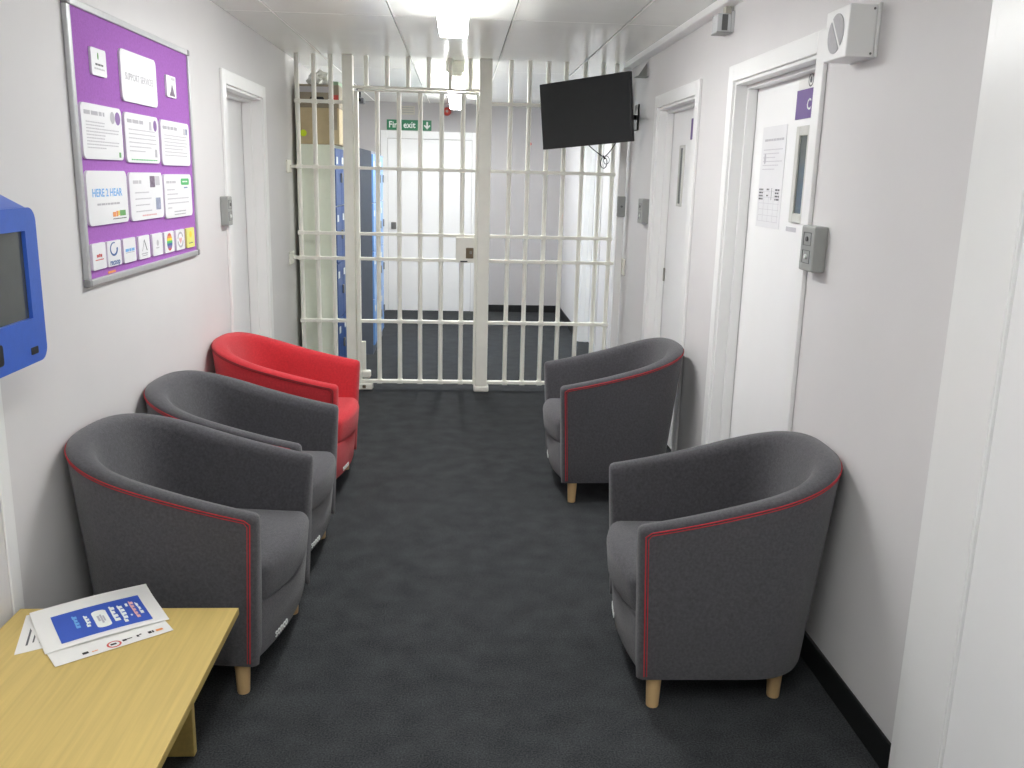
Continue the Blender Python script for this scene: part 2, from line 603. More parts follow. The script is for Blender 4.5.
# ------------------------------------------------------------------ barred partition and gate
part = empty('barred_partition', (0.3, GY, 0))
tag(part, 'fixed cream steel bars and posts either side of and above the gate', 'barrier')
G = M['gate']


def bar(parent, x, z0, z1, r=0.0165):
    bm = bmesh.new()
    tube_bm(bm, [(x, GY, z0), (x, GY, z1)], r, 8)
    o = new_obj('bar', bm, G, parent)
    shade(o, 50)
    return o


def rail(parent, x0, x1, z, bars=(), t=0.011, name='rail'):
    bm = bmesh.new()
    bx(bm, x0, x1, GY - 0.024, GY + 0.024, z - t, z + t, 0.002)
    for b in bars:      # weld collars where the bars pass through
        bx(bm, b - 0.021, b + 0.021, GY - 0.026, GY + 0.026, z - t - 0.004, z + t + 0.004, 0.003)
    return new_obj(name, bm, G, parent)


# posts
box('post', (-0.828, -0.756, GY - 0.045, GY + 0.045, 0.0, H), G, part, 0.006, 2)
box('post', (0.132, 0.222, GY - 0.045, GY + 0.045, 0.0, H), G, part, 0.006, 2)
box('foot_plate', (0.120, 0.236, GY - 0.055, GY + 0.055, 0, 0.045), G, part, 0.012, 2)
box('lintel', (-0.756, 0.138, GY - 0.024, GY + 0.024, 2.180, 2.196), G, part, 0.002)
left_bars = (-1.147, -1.030, -0.912)
over_bars = (-0.664, -0.518, -0.371, -0.225, -0.076, 0.068)
right_bars = (0.356, 0.489, 0.622, 0.748, 0.884, 1.012, 1.110)
for x in left_bars:
    bar(part, x, 0.05, H)
for x in over_bars:
    bar(part, x, 2.196, H)
for x in right_bars:
    bar(part, x, 0.05, H)
for z in (2.084, 1.634, 1.168, 0.987, 0.525, 0.066):
    rail(part, -1.16, -0.828, z, left_bars)
for z in (2.100, 1.634, 1.168, 0.987, 0.525, 0.066):
    rail(part, 0.218, 1.125, z, right_bars)
for z in (1.634, 0.987):
    box('wall_bracket', (-WL + 0.001, -1.155, GY - 0.02, GY + 0.02, z - 0.011, z + 0.011), G, part, 0.002)
    box('wall_plate', (-WL, -WL + 0.012, GY - 0.10, GY + 0.05, z - 0.045, z + 0.045), G, part, 0.004)
box('wall_bracket', (1.12, WR - 0.001, GY - 0.02, GY + 0.02, 0.976, 0.998), G, part, 0.002)
box('wall_plate', (WR - 0.014, WR, GY - 0.16, GY + 0.05, 0.915, 1.035), G, part, 0.006, 2)

gate = empty('barred_gate', (-0.30, GY, 0))
tag(gate, 'cream barred security gate with lock box closed across the corridor', 'gate')
box('stile', (-0.750, -0.722, GY - 0.03, GY + 0.03, 0.05, 2.160), G, gate, 0.004)
leaf_bars = (-0.589, -0.436, -0.285, -0.133, 0.019)
for x in leaf_bars:
    bar(gate, x, 0.05, 2.160)
rail(gate, -0.722, 0.128, 2.166, (), 0.006)
for z in (1.634, 1.168, 0.987, 0.525, 0.066):
    rail(gate, -0.722, 0.128, z, leaf_bars)
box('latch_stile', (0.112, 0.130, GY - 0.03, GY + 0.03, 0.05, 2.160), G, gate, 0.003)
lb = box('lock_box', (-0.024, 0.112, GY - 0.05, GY + 0.05, 0.976, 1.160), G, gate, 0.004)
box('keyhole_plate', (0.050, 0.106, GY - 0.056, GY - 0.05, 1.008, 1.085), M['lock_brass'], lb, 0.004, 2)
box('key_cylinder', (0.075, 0.095, GY - 0.060, GY - 0.056, 1.04, 1.062), M['silver'], lb, 0.002)
box('bolt_slot', (0.010, 0.062, GY - 0.0515, GY - 0.0495, 0.981, 0.990), M['black'], lb)
box('hinge_plate', (-0.722, -0.690, GY - 0.012, GY + 0.012, 0.100, 0.372), G, gate, 0.003)
bm = bmesh.new()
bx(bm, -0.722, -0.655, GY - 0.03, GY + 0.03, 0.095, 0.150, 0.012, 2)
new_obj('pivot_block', bm, G, gate)
pv = box('pivot_block', (-0.752, -0.640, GY - 0.035, GY + 0.035, 0.004, 0.055), G, gate, 0.010, 2)
box('pivot_bolt', (-0.716, -0.690, GY - 0.040, GY - 0.034, 0.018, 0.042), M['lock_brass'], pv, 0.004)

# ------------------------------------------------------------------ tub chairs
FR_Y = -0.32


def chair_plan(u, z):
    k = (z - 0.108) / (0.75 - 0.108)
    a = 0.306 + 0.018 * k
    d = 0.260 + 0.072 * k
    yf = -0.300 - 0.032 * k
    s0 = 0.02
    e = 2 / 2.6
    if u < 0.25:
        return Vector((a, yf + (s0 - yf) * u / 0.25))
    if u > 0.75:
        return Vector((-a, yf + (s0 - yf) * (1 - u) / 0.25))
    t = (u - 0.25) / 0.5 * PI
    c, s = math.cos(t), math.sin(t)
    return Vector((a * math.copysign(abs(c) ** e, c), s0 + (d - s0) * abs(s) ** e))


def chair_normal(u, z):
    e = 1e-3
    t = chair_plan(min(u + e, 1), z) - chair_plan(max(u - e, 0), z)
    t.normalize()
    return Vector((-t.y, t.x))     # inward


def ztop(u):
    yy = chair_plan(u, 0.7).y - FR_Y
    return 0.606 + 0.165 * yy + 0.15 * yy * yy


def shell_ring(u, inset, dy):
    zt = ztop(u)
    th = 0.062 + 0.022 * math.sin(PI * u) ** 2
    prof = [(0.020, 0.108), (0.004, 0.111), (0.0, 0.123), (0.0, 0.22), (0.0, 0.34), (0.0, 0.46), (0.0, zt - 0.06), (0.0, zt - 0.012),
            (0.003, zt - 0.004), (0.012, zt + 0.002), (th * 0.4, zt + 0.006), (th * 0.72, zt + 0.002), (th * 0.92, zt - 0.012),
            (th, zt - 0.035), (th + 0.004, zt - 0.09), (th + 0.010, 0.46), (th + 0.016, 0.36), (th + 0.02, 0.26), (th + 0.02, 0.16)]
    mid = th * 0.5
    out = []
    for n, z in prof:
        n2 = n + (mid - n) * min(1, inset / mid) if inset else n
        z2 = z - inset * 0.8 if z > 0.4 else z
        p = chair_plan(u, z2)
        nn = chair_normal(u, z2)
        q = p + nn * n2
        out.append(Vector((q.x, q.y + dy, z2)))
    return out


def chair_shell_bm():
    bm = bmesh.new()
    us = [0, 0.006, 0.02, 0.05, 0.10, 0.16, 0.21] + [0.25 + 0.5 * k / 36 for k in range(37)] + [0.79, 0.84, 0.90, 0.95, 0.98, 0.994, 1]
    rings = []
    ends = ((0.024, -0.009), (0.014, -0.007), (0.006, -0.003))
    for ins, dy in ends:
        rings.append(shell_ring(0, ins, dy))
    for u in us:
        rings.append(shell_ring(u, 0.002 if u in (0, 1) else 0, 0.003 if u in (0, 1) else 0))
    for ins, dy in reversed(ends):
        rings.append(shell_ring(1, ins, dy))
    V = [[bm.verts.new(p) for p in r] for r in rings]
    n = len(V[0])
    for i in range(len(V) - 1):
        for k in range(n):
            bm.faces.new((V[i][k], V[i][(k + 1) % n], V[i + 1][(k + 1) % n], V[i + 1][k]))
    bm.faces.new(list(reversed(V[0])))
    bm.faces.new(V[-1])
    bmesh.ops.recalc_face_normals(bm, faces=bm.faces)
    return bm


def soft_box(x0, x1, y0, y1, z0, z1, r, seg, deform, cuts=8):
    bm = bmesh.new()
    bx(bm, x0, x1, y0, y1, z0, z1)
    bmesh.ops.subdivide_edges(bm, edges=[e for e in bm.edges if abs(e.verts[0].co.x - e.verts[1].co.x) > 1e-4], cuts=cuts, use_grid_fill=True)
    bmesh.ops.subdivide_edges(bm, edges=[e for e in bm.edges if abs(e.verts[0].co.y - e.verts[1].co.y) > 1e-4], cuts=cuts, use_grid_fill=True)
    sharp = [e for e in bm.edges if len(e.link_faces) == 2 and e.calc_face_angle(0) > 0.5]
    bmesh.ops.bevel(bm, geom=sharp, offset=r, segments=seg, affect='EDGES', profile=0.5)
    for v in bm.verts:
        v.co = deform(v.co.copy())
    bmesh.ops.recalc_face_normals(bm, faces=bm.faces)
    return bm


def cushion_deform(c):
    fy = max(0.0, min(1.0, (0.2 - c.y) / 0.52))
    k = 1 - (c.x / 0.25) ** 2
    c.z += 0.014 * k * (1 if c.z > 0.36 else 0.0)
    c.y -= 0.046 * max(0, k) * fy ** 2
    if c.z < 0.36 and c.y < -0.15:
        c.y += 0.012 * (0.36 - c.z) / 0.07
    if c.y > 0.0:
        c.x *= 1 - 0.75 * (c.y / 0.215) ** 3 * 0.55
    return c


def panel_deform(c):
    k = 1 - (c.x / 0.245) ** 2
    if c.y < -0.25:
        c.y -= 0.026 * max(0, k)
        c.y += 0.018 * (0.30 - c.z) / 0.19
    return c


def make_chair(fab, pipe_mat, label, group):
    root = empty('tub_chair')
    tag(root, label, 'chair', group)
    o = new_obj('tub_shell', chair_shell_bm(), fab, root, smooth=True)
    shade(o, 50)
    # piping: up the outer front edge, round the top, down the other front edge
    def pp(u, z, n, dy=0.0):
        q = chair_plan(u, z) + chair_normal(u, z) * n
        return (q.x, q.y + dy, z)
    for off, rad in ((0.0, 0.0020), (0.008, 0.0014)):
        pts = []
        zt0 = ztop(0)
        m = 8
        for k in range(m + 1):
            z = 0.125 + (zt0 - 0.020 - off - 0.125) * k / m
            q = chair_plan(0, z)
            pts.append((q.x + 0.0012, q.y + 0.010 + off * 1.0, z))
        us = [0.02 + 0.05 * k for k in range(5)] + [0.25 + 0.5 * k / 40 for k in range(41)] + [0.78 + 0.05 * k for k in range(5)]
        for u in us:
            pts.append(pp(u, ztop(u) - 0.012 - off, -0.0012))
        for k in range(m, -1, -1):
            z = 0.125 + (zt0 - 0.020 - off - 0.125) * k / m
            q = chair_plan(1, z)
            pts.append((q.x - 0.0012, q.y + 0.010 + off * 1.0, z))
        tube('piping', pts, rad, pipe_mat, root, 6)
    o = new_obj('seat_cushion', soft_box(-0.246, 0.246, -0.322, 0.215, 0.280, 0.418, 0.035, 4, cushion_deform), fab, root, smooth=True)
    o = new_obj('front_panel', soft_box(-0.258, 0.258, -0.318, -0.22, 0.109, 0.300, 0.012, 2, panel_deform), fab, root, smooth=True)
    box('base_board', (-0.225, 0.225, -0.22, 0.10, 0.12, 0.15), M['black'], root)
    for sx, yy in ((-1, -0.25), (1, -0.25), (-1, 0.15), (1, 0.15)):
        x = sx * (0.262 if yy < 0 else 0.21)
        bm = bmesh.new()
        tube_bm(bm, [(x, yy, 0.0), (x, yy, 0.004), (x, yy, 0.12)], [0.0185, 0.020, 0.025], 16)
        lg = new_obj('leg', bm, M['beech'], root)
        shade(lg, 50)
    fr = frame((0, -0.3045, 0.142), (1, 0, 0), (0, 0, 1), (0, -1, 0))
    # the white maker's lettering along the bottom of the front panel
    t = text('lettering', fr, 'sonco', -0.100, 0.0, 0.042, 0.0, 0.002, M['ink_white'], root, bold=0.0006)
    for v in t.data.vertices:
        k = 1 - (v.co.x / 0.245) ** 2
        v.co.y -= 0.026 * max(0, k) - 0.001
    return root


def place(o, x, y, deg):
    o.location = (x, y, 0)
    o.rotation_euler = (0, 0, math.radians(deg))


GRP = 'tub chairs along the walls'
c0 = make_chair(M['fabric'], M['red_piping'], 'dark grey tub chair with red piping, nearest on the left, behind the oak table', GRP)
c1 = copy_tree(c0)
c1['label'] = 'dark grey tub chair in the middle of the left row, before the red chair'
c2 = copy_tree(c0)
c2['label'] = 'dark grey tub chair with red piping, nearest on the right, beside the black skirting'
c3 = copy_tree(c0)
c3['label'] = 'dark grey tub chair farther off on the right, nearer the gate and television'
cr = make_chair(M['red_fabric'], M['dark_piping'], 'bright red tub chair at the far end of the left row', GRP)
place(c0, -0.880, 2.850, 83.5)
place(c1, -0.880, 3.555, 84.0)
place(cr, -0.882, 4.510, 86.0)
place(c2, 0.873, 2.722, -91.0)
place(c3, 0.822, 4.530, -87.5)

# ------------------------------------------------------------------ oak coffee table with leaflets
table = empty('coffee_table', (-0.905, 1.78, 0))
tag(table, 'low oak veneer coffee table against the left wall, papers on top', 'table')
TX0, TX1, TY0, TY1, TZ = -1.2045, -0.609, 1.20, 2.343, 0.40
box('tabletop', (TX0, TX1, TY0, TY1, TZ - 0.020, TZ), M['oak'], table, 0.0015)
box('edge_band', (TX1, TX1 + 0.0015, TY0, TY1, TZ - 0.0195, TZ - 0.0005), M['oak_edge'], table)
for y in (2.238, 1.29):
    box('panel_leg', (-1.09, -0.722, y, y + 0.025, 0, TZ - 0.020), M['oak'], table, 0.0015)
box('stretcher', (-0.93, -0.905, 1.315, 2.238, 0.10, 0.30), M['oak'], table, 0.0015)


def sheet(name, corners, z, mat, bend, parent=None, n=10, thick=0.0006):
    """a slightly curled sheet; corners in order origin, +u, +u+v, +v"""
    A, B, C, D = [Vector((*c, 0)) for c in corners]
    bm = bmesh.new()
    top, bot = [], []
    for i in range(n + 1):
        rt, rb = [], []
        for j in range(n + 1):
            u, v = i / n, j / n
            p = A * (1 - u) * (1 - v) + B * u * (1 - v) + C * u * v + D * (1 - u) * v
            zz = z + bend(u, v)
            rt.append(bm.verts.new((p.x, p.y, zz + thick)))
            rb.append(bm.verts.new((p.x, p.y, zz)))
        top.append(rt); bot.append(rb)
    for i in range(n):
        for j in range(n):
            bm.faces.new((top[i][j], top[i + 1][j], top[i + 1][j + 1], top[i][j + 1]))
            bm.faces.new((bot[i][j], bot[i][j + 1], bot[i + 1][j + 1], bot[i + 1][j]))
    for i in range(n):
        bm.faces.new((top[i][0], bot[i][0], bot[i + 1][0], top[i + 1][0]))
        bm.faces.new((top[i][n], top[i + 1][n], bot[i + 1][n], bot[i][n]))
        bm.faces.new((top[0][i], top[0][i + 1], bot[0][i + 1], bot[0][i]))
        bm.faces.new((top[n][i], bot[n][i], bot[n][i + 1], top[n][i + 1]))
    bmesh.ops.recalc_face_normals(bm, faces=bm.faces)
    return new_obj(name, bm, mat, parent, smooth=False)


def sheet_map(corners, z, bend, h):
    A, B, C, D = [Vector((*c, 0)) for c in corners]
    def f(u, v):
        p = A * (1 - u) * (1 - v) + B * u * (1 - v) + C * u * v + D * (1 - u) * v
        return Vector((p.x, p.y, z + bend(u, v) + h))
    return f


def sheet_print(name, mp, polys, mat, parent, n=6):
    """flat print that follows the curl: each polygon a rectangle (u0,u1,v0,v1) or list of points"""
    bm = bmesh.new()
    for q in polys:
        if len(q) == 4 and not isinstance(q[0], tuple):
            u0, u1, v0, v1 = q
            G_ = [[bm.verts.new(mp(u0 + (u1 - u0) * i / n, v0 + (v1 - v0) * j / n)) for j in range(n + 1)] for i in range(n + 1)]
            for i in range(n):
                for j in range(n):
                    bm.faces.new((G_[i][j], G_[i + 1][j], G_[i + 1][j + 1], G_[i][j + 1]))
        else:
            bm.faces.new([bm.verts.new(mp(u, v)) for u, v in q])
    bmesh.ops.recalc_face_normals(bm, faces=bm.faces)
    for f in bm.faces:
        if f.normal.z < 0:
            f.normal_flip()
    o_ = new_obj(name, bm, mat, parent)
    if len(polys) > 1:
        o_['kind'] = 'stuff'
    return o_


# bottom sheet, poking out to the left
c_bot = [(-1.103, 2.093), (-0.925, 2.200), (-0.99, 2.41), (-1.168, 2.30)]
z0 = TZ + 0.0005
flat0 = lambda u, v: 0.0
s1 = sheet('leaflet', c_bot, z0, M['paper'], flat0)
tag(s1, 'white leaflet lowest on the oak table, its left corner with dark diagonal lines showing', 'leaflet', 'leaflets on the oak table')
m1 = sheet_map(c_bot, z0, flat0, 0.0009)
sheet_print('printed_lines', m1, [(0.10, 0.125, 0.16, 0.80), (0.17, 0.19, 0.2, 0.82), (0.25, 0.265, 0.15, 0.7)], M['ink_dark'], s1)
# middle sheet
c_mid = [(-0.977, 2.033), (-0.748, 2.214), (-0.915, 2.440), (-1.150, 2.262)]
z1 = TZ + 0.0017
s2 = sheet('leaflet', c_mid, z1, M['paper'], flat0)
tag(s2, 'white leaflet with a red ring and small logos along its edge, under the blue poster', 'leaflet', 'leaflets on the oak table')
m2 = sheet_map(c_mid, z1, flat0, 0.0009)


def ell_uv(cu, cv, ru, rv, n=20):
    return [(cu + ru * math.cos(2 * PI * k / n), cv + rv * math.sin(2 * PI * k / n)) for k in range(n)]


sheet_print('red_ring', m2, [ell_uv(0.50, 0.075, 0.062, 0.062)], M['ink_red'], s2)
m2b = sheet_map(c_mid, z1, flat0, 0.0012)
sheet_print('ring_centre', m2b, [ell_uv(0.50, 0.075, 0.045, 0.045)], M['paper'], s2)
m2c = sheet_map(c_mid, z1, flat0, 0.0015)
sheet_print('printed_marks', m2c, [(0.47, 0.52, 0.06, 0.09), (0.235, 0.285, 0.05, 0.09), (0.575, 0.61, 0.07, 0.105), (0.61, 0.66, 0.085, 0.10),
                                   (0.70, 0.72, 0.07, 0.11), (0.725, 0.745, 0.095, 0.115), (0.80, 0.83, 0.065, 0.11), (0.835, 0.85, 0.065, 0.11)], M['ink_black'], s2)
sheet_print('orange_marks', m2c, [(0.87, 0.93, 0.065, 0.105), (0.31, 0.36, 0.05, 0.065)], M['ink_orange'], s2)
# top poster, curled up at its back edge
c_top = [(-1.026, 2.090), (-0.776, 2.270), (-0.905, 2.470), (-1.155, 2.292)]
z2 = TZ + 0.0029
curl = lambda u, v: 0.006 + 0.010 * max(0, v - 0.55) ** 2 * 4 + 0.004 * math.sin(u * PI)
s3 = sheet('leaflet', c_top, z2, M['paper'], lambda u, v: curl(u, v) - 0.0055 if v < 0.1 else curl(u, v) - 0.005)
tag(s3, 'white edged blue printed poster lying topmost on the papers on the table', 'poster', 'leaflets on the oak table')
cl2 = lambda u, v: curl(u, v) - 0.0045
m3 = sheet_map(c_top, z2, cl2, 0.0008)
sheet_print('blue_panel', m3, [(0.14, 0.88, 0.10, 0.78)], M['poster_blue'], s3, 10)
m3b = sheet_map(c_top, z2, cl2, 0.0013)
m3c = sheet_map(c_top, z2, cl2, 0.0018)
# rows of lettering run across the short side, as on the photograph: words with an oval badge
rnd = random.Random(3)


def column(u, w, v0, v1, k):
    out = []
    v = v0
    step = (v1 - v0) / k
    for i in range(k):
        j = rnd.uniform(-0.10, 0.10) * w
        out.append((u + j, u + w * rnd.uniform(0.55, 0.8) + j, v, v + step * 0.72))
        out.append((u + j, u + w * 0.25 + j, v, v + step * 0.98))
        v += step
    return out


sheet_print('printed_words', m3b, column(0.295, 0.05, 0.34, 0.66, 4), M['ink_blue'], s3, 2)
sheet_print('printed_words', m3b, column(0.375, 0.05, 0.30, 0.60, 4) + column(0.595, 0.06, 0.26, 0.66, 4) + column(0.665, 0.055, 0.18, 0.64, 5)
            + [(0.735, 0.755, 0.56, 0.64), (0.735, 0.75, 0.30, 0.34)] + column(0.82, 0.035, 0.30, 0.62, 3), M['ink_white'], s3, 2)
sheet_print('printed_words', m3b, column(0.77, 0.045, 0.22, 0.68, 5), M['ink_pink'], s3, 2)
sheet_print('badge', m3b, [[(p[0], p[1]) for p in rrect_pts(0.445, 0.565, 0.20, 0.64, 0.05)]], M['ink_white'], s3)
sheet_print('badge_marks', m3c, [(0.475, 0.493, 0.36, 0.50), (0.498, 0.514, 0.30, 0.52), (0.518, 0.532, 0.34, 0.48)], M['ink_grey'], s3, 1)

# ------------------------------------------------------------------ blue wall kiosk (left edge)
kiosk = empty('wall_kiosk', (-WL, 2.1, 1.3))
tag(kiosk, 'blue metal box with a dark screen fixed to the left wall at the picture edge', 'kiosk')
KX = -WL + 0.15
ky0, ky1, kz0, kz1 = 1.84, 2.362, 1.108, 1.497
bm = bmesh.new()
poly_bm(bm, rrect_pts(ky0, ky1, kz0, kz1, 0.035, 6), 0.0, 0.138)
for v in bm.verts:
    if v.co.z < 0.05 and v.co.y > 1.3:
        v.co.y += 0.074      # the top slopes up to the wall
bmesh.ops.recalc_face_normals(bm, faces=bm.faces)
bmesh.ops.transform(bm, matrix=left_frame(0, 0), verts=bm.verts)
o = new_obj('case', bm, M['blue_metal'], kiosk); shade(o, 45)
sy0, sy1, sz0, sz1 = 1.90, 2.300, 1.222, 1.440
# front plate with a real opening for the screen
fr = left_frame(0, 0, -WL + 0.138)
bm = bmesh.new()
outer = rrect_pts(ky0 + 0.001, ky1 - 0.001, kz0 + 0.001, kz1 - 0.001, 0.035, 6)
inner = []
for k, p in enumerate(outer):     # match each outer point with one on the inner rectangle
    q = 7
    c = [(sy1, sz0), (sy1, sz1), (sy0, sz1), (sy0, sz0)][k // q]
    inner.append(c)
n = len(outer)
def ringv(pts, h):
    return [bm.verts.new((u, v, h)) for u, v in pts]
of, inf, ob, inb = ringv(outer, 0.012), ringv(inner, 0.012), ringv(outer, 0), ringv(inner, 0)
for k in range(n):
    k2 = (k + 1) % n
    for a, b, c, d in ((of[k], of[k2], inf[k2], inf[k]), (ob[k2], ob[k], inb[k], inb[k2]), (ob[k], ob[k2], of[k2], of[k]), (inf[k], inf[k2], inb[k2], inb[k])):
        bm.faces.new((a, b, c, d))
bmesh.ops.remove_doubles(bm, verts=bm.verts, dist=1e-5)
bmesh.ops.recalc_face_normals(bm, faces=bm.faces)
bmesh.ops.transform(bm, matrix=fr, verts=bm.verts)
fp = new_obj('front_plate', bm, M['blue_metal'], kiosk)
plate('screen', left_frame(0, 0, -WL + 0.138), [rect(sy0 + 0.001, sy1 - 0.001, sz0 + 0.001, sz1 - 0.001)], 0.0005, 0.003, M['screen'], kiosk)
plate('maker_badge', left_frame(0, 0, -WL + 0.150), [rrect_pts(2.272, 2.309, 1.132, 1.150, 0.003)], 0.0, 0.0015, M['black'], kiosk)
plate('card_slot', left_frame(0, 0, -WL + 0.150), [rrect_pts(1.98, 2.132, 1.135, 1.185, 0.008)], 0.0, 0.002, M['black'], kiosk)

# ------------------------------------------------------------------ noticeboard with cards
NY0, NY1, NZ0, NZ1 = 2.985, 4.255, 1.212, 2.108
board = empty('noticeboard', (-WL, (NY0 + NY1) / 2, (NZ0 + NZ1) / 2))
tag(board, 'purple felt noticeboard in an aluminium frame on the left wall', 'noticeboard')
f0 = left_frame(0, 0)
plate('felt_panel', f0, [rect(NY0 + 0.004, NY1 - 0.004, NZ0 + 0.004, NZ1 - 0.004)], 0.0, 0.012, M['felt'], board)
fw = 0.024
for d in ((NY0, NY0 + fw, NZ0 + fw, NZ1 - fw), (NY1 - fw, NY1, NZ0 + fw, NZ1 - fw), (NY0 + fw, NY1 - fw, NZ0, NZ0 + fw), (NY0 + fw, NY1 - fw, NZ1 - fw, NZ1)):
    box('frame_rail', (-WL, -WL + 0.020, *d), M['alu'], board, 0.004, 2)
for y in (NY0, NY1 - fw):
    for z in (NZ0, NZ1 - fw):
        box('corner_cap', (-WL, -WL + 0.022, y - 0.001, y + fw + 0.001, z - 0.001, z + fw + 0.001), M['cap_grey'], board, 0.005, 2)
plate('red_label', f0, [rect(3.165, 3.235, 1.2385, 1.2465)] , 0.012, 0.0135, M['ink_orange'], board)

CH0, CH1 = 0.0125, 0.0205      # thick laminated cards standing proud of the felt
P0, P1 = 0.0206, 0.0210
P2, P3 = 0.0211, 0.0214
fcard = left_frame(0.014, 0)
CARDS = 'cards pinned to the purple noticeboard'


def card(y0, y1, z0, z1, r, label, mat=None):
    o = plate('notice_card', fcard, [rrect_pts(y0 - 0.003, y1 + 0.007, z0, z1, r) if y1 - y0 > 0.2 else rrect_pts(y0, y1, z0, z1, r)], CH0, CH1, mat or M['card'])
    return tag(o, label, 'card', CARDS)


def pr(o, polys, mat, name='print', top=False):
    return plate(name, fcard, polys, P2 if top else P0, P3 if top else P1, mat, o)


rnd = random.Random(11)
# top row
o = card(3.128, 3.255, 1.892, 1.979, 0.008, 'small white card at the upper left of the noticeboard')
pr(o, words(3.16, 3.225, 1.925, 0.006, rnd), M['ink_dark']); pr(o, words(3.15, 3.235, 1.912, 0.005, rnd), M['ink_pale'])
pr(o, [ell_pts(3.185, 1.955, 0.005, 0.011)], M['ink_teal'])
o = card(3.391, 3.762, 1.831, 2.009, 0.022, 'large blank-looking white card with pale title, top centre of the noticeboard')
text('title', fcard, 'SUPPORT SERVICES', 3.577, 1.918, 0.036, P0, P1, M['ink_grey'], o, sx=0.98)
o = card(3.895, 4.017, 1.886, 1.972, 0.006, 'small card with a grey picture at the upper right of the noticeboard')
pr(o, [[(3.925, 1.892), (4.0, 1.892), (3.985, 1.912), (3.965, 1.94), (3.945, 1.91)]], M['ink_photo'], 'picture')
pr(o, [rect(3.955, 4.005, 1.955, 1.966)], M['ink_pale'])
# second row: three text cards
for (y0, y1, z0, z1), lab, nl, icons in (
        ((3.012, 3.352, 1.6225, 1.7985), 'white text card with grey and purple ovals, left of the row under the title card', 9, 2),
        ((3.392, 3.748, 1.6165, 1.793), 'white text card with one purple oval, directly under the title card', 6, 1),
        ((3.788, 4.160, 1.611, 1.790), 'white text card with a small pale blue picture, right end of the upper row', 7, 0)):
    o = card(y0, y1, z0, z1, 0.022, lab)
    w, h = y1 - y0, z1 - z0
    pr(o, words(y0 + 0.06 * w, y0 + 0.56 * w, z1 - 0.20 * h, 0.013, rnd), M['ink_grey'], 'title')
    ln = []
    for k in range(nl):
        z = z1 - (0.34 + 0.52 * k / nl) * h
        ln += words(y0 + 0.09 * w, y0 + w * rnd.choice((0.55, 0.75, 0.90, 0.92)), z, 0.0038, rnd)
    pr(o, ln, M['ink_pale'], 'printed_lines')
    if icons == 2:
        pr(o, [ell_pts(y0 + 0.77 * w, z1 - 0.20 * h, 0.020, 0.020)], M['ink_grey'], 'grey_oval')
        pr(o, [ell_pts(y0 + 0.91 * w, z1 - 0.20 * h, 0.024, 0.022)], M['ink_purple'], 'purple_oval')
        pr(o, [rect(y0 + 0.89 * w, y0 + 0.94 * w, z0 + 0.05 * h, z0 + 0.15 * h)], M['ink_teal'], 'picture')
    elif icons == 1:
        pr(o, [ell_pts(y0 + 0.91 * w, z1 - 0.19 * h, 0.020, 0.021)], M['ink_purple'], 'purple_oval')
        pr(o, [rect(y0 + 0.72 * w, y0 + 0.79 * w, z1 - 0.30 * h, z1 - 0.12 * h)], M['ink_pale'], 'picture')
        pr(o, [rect(y0 + 0.86 * w, y0 + 0.93 * w, z0 + 0.13 * h, z0 + 0.30 * h)], M['ink_grey'], 'picture')
        pr(o, words(y0 + 0.12 * w, y0 + 0.92 * w, z0 + 0.05 * h, 0.004, rnd), M['ink_green'], 'printed_lines')
    else:
        pr(o, [rect(y0 + 0.80 * w, y0 + 0.86 * w, z1 - 0.28 * h, z1 - 0.13 * h)], M['ink_pale'], 'picture')
        pr(o, [rect(y0 + 0.88 * w, y0 + 0.95 * w, z1 - 0.27 * h, z1 - 0.13 * h)], M['ink_photo2'], 'picture')
# third row
o = card(3.012, 3.360, 1.4075, 1.5855, 0.022, 'white card with light blue dotted lettering and a coloured logo, lower left')
text('blue_lettering', fcard, 'HERE 2 HEAR', 3.18, 1.512, 0.037, P0, P1, M['ink_blue'], o, bold=0.0006, sx=1.22)
pr(o, words(3.085, 3.285, 1.472, 0.0065, rnd), M['ink_grey'], 'printed_lines')
pr(o, [rect(3.215, 3.243, 1.430, 1.446), rect(3.247, 3.262, 1.430, 1.449)], M['ink_orange'], 'logo')
pr(o, [rect(3.265, 3.278, 1.433, 1.449)], M['ink_yellow'], 'logo')
pr(o, [rect(3.281, 3.335, 1.431, 1.450)], M['ink_teal'], 'logo')
pr(o, words(3.215, 3.34, 1.421, 0.003, rnd), M['ink_dark'], 'printed_lines')
o = card(3.395, 3.756, 1.4055, 1.581, 0.022, 'white card with two small photos and a pink bottom line, lower centre')
pr(o, words(3.43, 3.53, 1.54, 0.012, rnd), M['ink_pale'], 'title')
pr(o, [rect(3.615, 3.672, 1.525, 1.568)], M['ink_photo'], 'photo'); pr(o, [rect(3.68, 3.73, 1.532, 1.568)], M['ink_pale'], 'photo')
pr(o, [rect(3.672, 3.728, 1.438, 1.484)], M['ink_photo2'], 'photo')
ln = []
for k in range(4):
    ln += words(3.445, 3.60 + 0.02 * (k % 2), 1.505 - 0.023 * k, 0.004, rnd)
pr(o, ln, M['ink_pale'], 'printed_lines')
pr(o, words(3.51, 3.67, 1.4185, 0.005, rnd), M['ink_pink'], 'pink_line')
o = card(3.786, 4.153, 1.3965, 1.575, 0.022, 'white card with a green speech bubble, lower right of the noticeboard')
pr(o, words(3.815, 3.95, 1.538, 0.010, rnd), M['ink_pale'], 'title')
pr(o, [rrect_pts(4.01, 4.125, 1.530, 1.557, 0.010)], M['ink_green'], 'green_bubble')
pr(o, words(4.03, 4.11, 1.541, 0.006, rnd), M['ink_white'], 'bubble_words', True)
pr(o, words(4.05, 4.10, 1.516, 0.005, rnd), M['ink_navy'], 'printed_lines')
ln = []
for k in range(5):
    ln += words(3.82, 3.82 + (0.10, 0.14, 0.29, 0.29, 0.05)[k], 1.510 - 0.0185 * k, 0.004, rnd)
